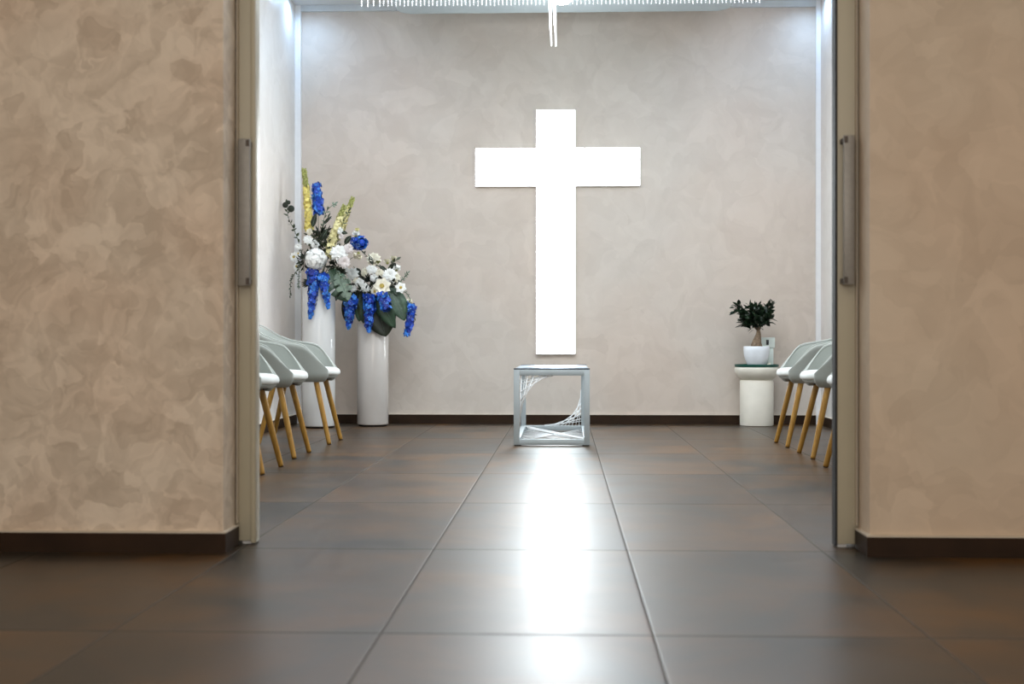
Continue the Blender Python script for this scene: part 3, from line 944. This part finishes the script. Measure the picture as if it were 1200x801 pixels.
for ex, ey, ez in ((-.155, .0, .445), (-.085, -.03, .40), (-.075, .04, .345), (-.03, -.03, .43), (.03, .03, .44), (.06, -.03, .40), (.105, .0, .47), (.09, .02, .385), (.02, -.05, .36), (-.12, 0, .385)):
    p0 = V((.016, .003, .265)); p1 = V((ex, ey, ez)); mid = p0.lerp(p1, .5) + V((0, 0, .02))
    b.tube([p0, mid, p1], [.0065, .0045, .002], 6); tips.append((p0, mid, p1))
b.build('branches', M['bark'], pt)
b = MB()
for p0, mid, p1 in tips:
    for i in range(60):
        f = R.uniform(.35, 1.03)
        p = (p0.lerp(mid, f * 2) if f < .5 else mid.lerp(p1, f * 2 - 1)) + R_vec() * .034
        d = ((p1 - p0).normalized() * .8 + R_vec() * 1.0)
        b.leaf(p, d, V((0, 0, 1)) + R_vec() * .6, R.uniform(.042, .066), R.uniform(.022, .031), fold=.2, n=4)
b.build('foliage', M['ficus'], pt)

# pale dispenser box behind the pot
DX0 = at(890.5, 400, 10.455).x; DX1 = at(907.5, 400, 10.455).x
dv = empty('table_dispenser', ((DX0 + DX1) / 2, 10.470, TS), 'pale box-shaped dispenser with a dark slot, behind the white pot', 'dispenser')
w = (DX1 - DX0) / 2
b = MB(); b.box(-w + .006, w - .010, -.036, .034, 0, .140); bevel(b.build('body', M['device'], dv, smooth=False), .006, 3)
b = MB(); b.box(-w, w, -.046, .036, .140, .222); bevel(b.build('head', M['device'], dv, smooth=False), .006, 3)
b = MB(); b.box(-.012, .008, -.0475, -.044, .163, .203); bevel(b.build('sensor_window', M['black'], dv, smooth=False), .001)

p = at(900.5, 427, 10.33)
b = MB()
for i, (s_, z) in enumerate([((.022, .014), 0), ((.019, .012), .006), ((.012, .008), .016), ((.004, .003), .027)]):
    pass
rr = []
for s_, z in ((1, 0), (.92, .004), (.72, .012), (.45, .020), (.15, .027)):
    rr.append([((.022 * s_ + .003 * math.sin(5 * a)) * math.cos(a) + z * .25, (.016 * s_ + .002 * math.cos(4 * a)) * math.sin(a), z) for a in [2 * PI * k / 20 for k in range(20)]])
b.rings(rr)
pc = b.build('paper_tissue', M['cream'], None, loc=(p.x, 10.325, TS)); tag(pc, 'small crumpled off-white tissue at the foot of the pot', 'tissue')

# ------------------------------------------------------------------ crystal curtain chandelier
ch = empty('crystal_chandelier', (-.02, 8.46, ZC), 'long crystal curtain chandelier hanging from the chapel ceiling', 'chandelier')
pz = 3.17 - ZC
# ceiling plate, rounded ends
b = MB(); pl = []
for z in (pz, pz + .004, -.02, -.001):
    g = 0 if z > pz else .004
    ring = []
    for cxp, cyp, a0 in ((1.27 - .12, 1.74 - .12, 0), (-1.25 + .12, 1.74 - .12, 90), (-1.25 + .12, -.25 + .12, 180), (1.27 - .12, -.25 + .12, 270)):
        for k in range(9):
            a = math.radians(a0 + k * 90 / 8)
            ring.append((cxp + (.12 - g) * math.cos(a), cyp + (.12 - g) * math.sin(a), z))
    pl.append(ring)
b.rings(pl); autosmooth(b.build('ceiling_plate', M['plate'], ch), 40)
# strands of cut beads
b = MB(); zlow = 2.785 - ZC; z = pz
k = 0
while z > zlow + .004:
    rr_ = .0052 if k % 4 else .0068
    b.lathe([(.0006, rr_), (rr_ * .75, rr_ * .45), (rr_, 0), (rr_ * .75, -rr_ * .45), (.0006, -rr_)], (0, 0, z - rr_), 6)
    z -= 2 * rr_ + .0012; k += 1
s0 = b.build('crystal_strand', M['crystal'], ch, smooth=False)
NS = 96
first = True
for i in range(NS):
    x = -1.235 + 2.49 * i / (NS - 1) + (0 if i > 2 else -.012 * (3 - i))
    y = (-.008, .008)[i % 2]
    if abs(x + .045) < .05: continue
    if first: o = s0; first = False
    else:
        o = s0.copy(); C.objects.link(o); o.parent = ch
    o.location = (x, y, R.uniform(0, .003))
# long glass drops in the middle
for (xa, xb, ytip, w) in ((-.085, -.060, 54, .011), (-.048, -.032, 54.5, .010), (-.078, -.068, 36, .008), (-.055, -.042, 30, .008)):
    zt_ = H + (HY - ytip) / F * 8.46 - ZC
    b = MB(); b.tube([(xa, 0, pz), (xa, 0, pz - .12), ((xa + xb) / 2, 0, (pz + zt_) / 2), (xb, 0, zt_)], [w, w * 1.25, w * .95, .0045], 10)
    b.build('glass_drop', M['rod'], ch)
b = MB(); b.lathe([(.02, 0), (.07, -.010), (.075, -.028), (.05, -.045), (.012, -.050)], (0, 1.28, pz), 24)
b.build('bulb', M['puck'], ch)
b = MB(); b.lathe([(.02, 0), (.05, -.012), (.06, -.035), (.045, -.065), (.012, -.078)], (-.045, .10, pz), 24)
b.build('bulb', M['bulb'], ch)

# ------------------------------------------------------------------ lights
def area(name, loc, rot, sx, sy, power, col):
    l = bpy.data.lights.new(name, 'AREA'); l.shape = 'RECTANGLE'; l.size = sx; l.size_y = sy; l.energy = power; l.color = col
    o = bpy.data.objects.new(name, l); C.objects.link(o); o.location = loc; o.rotation_euler = rot
    return o


def spot(name, loc, target, power, col, ang=60, blend=.6, r=.03):
    l = bpy.data.lights.new(name, 'SPOT'); l.energy = power; l.color = col; l.spot_size = math.radians(ang); l.spot_blend = blend; l.shadow_soft_size = r
    o = bpy.data.objects.new(name, l); C.objects.link(o); o.location = loc
    o.rotation_euler = (V(target) - V(loc)).to_track_quat('-Z', 'Y').to_euler()
    return o


COOL = (.86, .94, 1.0); BLUE = (.42, .66, 1.0)
area('chapel_ceiling_light', (0, 7.2, ZC - .02), (0, 0, 0), 3.2, 3.4, 140, COOL)
area('chapel_wall_wash', (0, 8.2, ZC - .03), (math.radians(25), 0, 0), 3.2, .5, 100, (.94, .95, 1))
for nm, x in (('corner_spot_left', XL + .11), ('corner_spot_right', XR - .10)):
    sg = -1 if x < 0 else 1
    spot(nm, (x, 10.30, ZC - .012), (x + .06 * sg, 10.28, 0), 12, BLUE, 172, 1.0, .02)
    spot(nm, (x - .35 * sg, 9.2, ZC - .015), (x - .3 * sg, 10.6, 1.6), 26, BLUE, 120, 1.0, .08)
area('hall_ceiling_light', (0, .9, 2.98), (0, 0, 0), 4.5, 2.4, 56, (1, .94, .85))
area('hall_rear_fill', (0, -3.15, 1.75), (-PI / 2, 0, PI), 5.0, 2.2, 96, (1, .95, .88))  # added unseen fill from behind, brightens the front wall more than the floor

w = bpy.data.worlds.new('world'); sc.world = w; w.use_nodes = True
w.node_tree.nodes['Background'].inputs[0].default_value = (.02, .02, .02, 1)

# ------------------------------------------------------------------ camera
cam = bpy.data.cameras.new('camera'); co = bpy.data.objects.new('camera', cam); C.objects.link(co)
cam.sensor_width = 36; cam.sensor_fit = 'HORIZONTAL'; cam.lens = F / 1200 * 36
cam.shift_y = (HY - 400.5) / 1200
cam.clip_start = .05; cam.clip_end = 60
co.location = (0, 0, H); co.rotation_euler = (PI / 2, 0, TH)
cam.dof.use_dof = True; cam.dof.focus_distance = 9.2; cam.dof.aperture_fstop = 4.0
sc.camera = co

sc.view_settings.view_transform = 'Standard'; sc.view_settings.look = 'None'
sc.view_settings.exposure = 0; sc.view_settings.gamma = 1; sc.view_settings.use_curve_mapping = False
sc.cycles.use_denoising = True
sc.cycles.max_bounces = 8; sc.cycles.diffuse_bounces = 5; sc.cycles.glossy_bounces = 4
sc.cycles.sample_clamp_direct = 0; sc.cycles.sample_clamp_indirect = 6
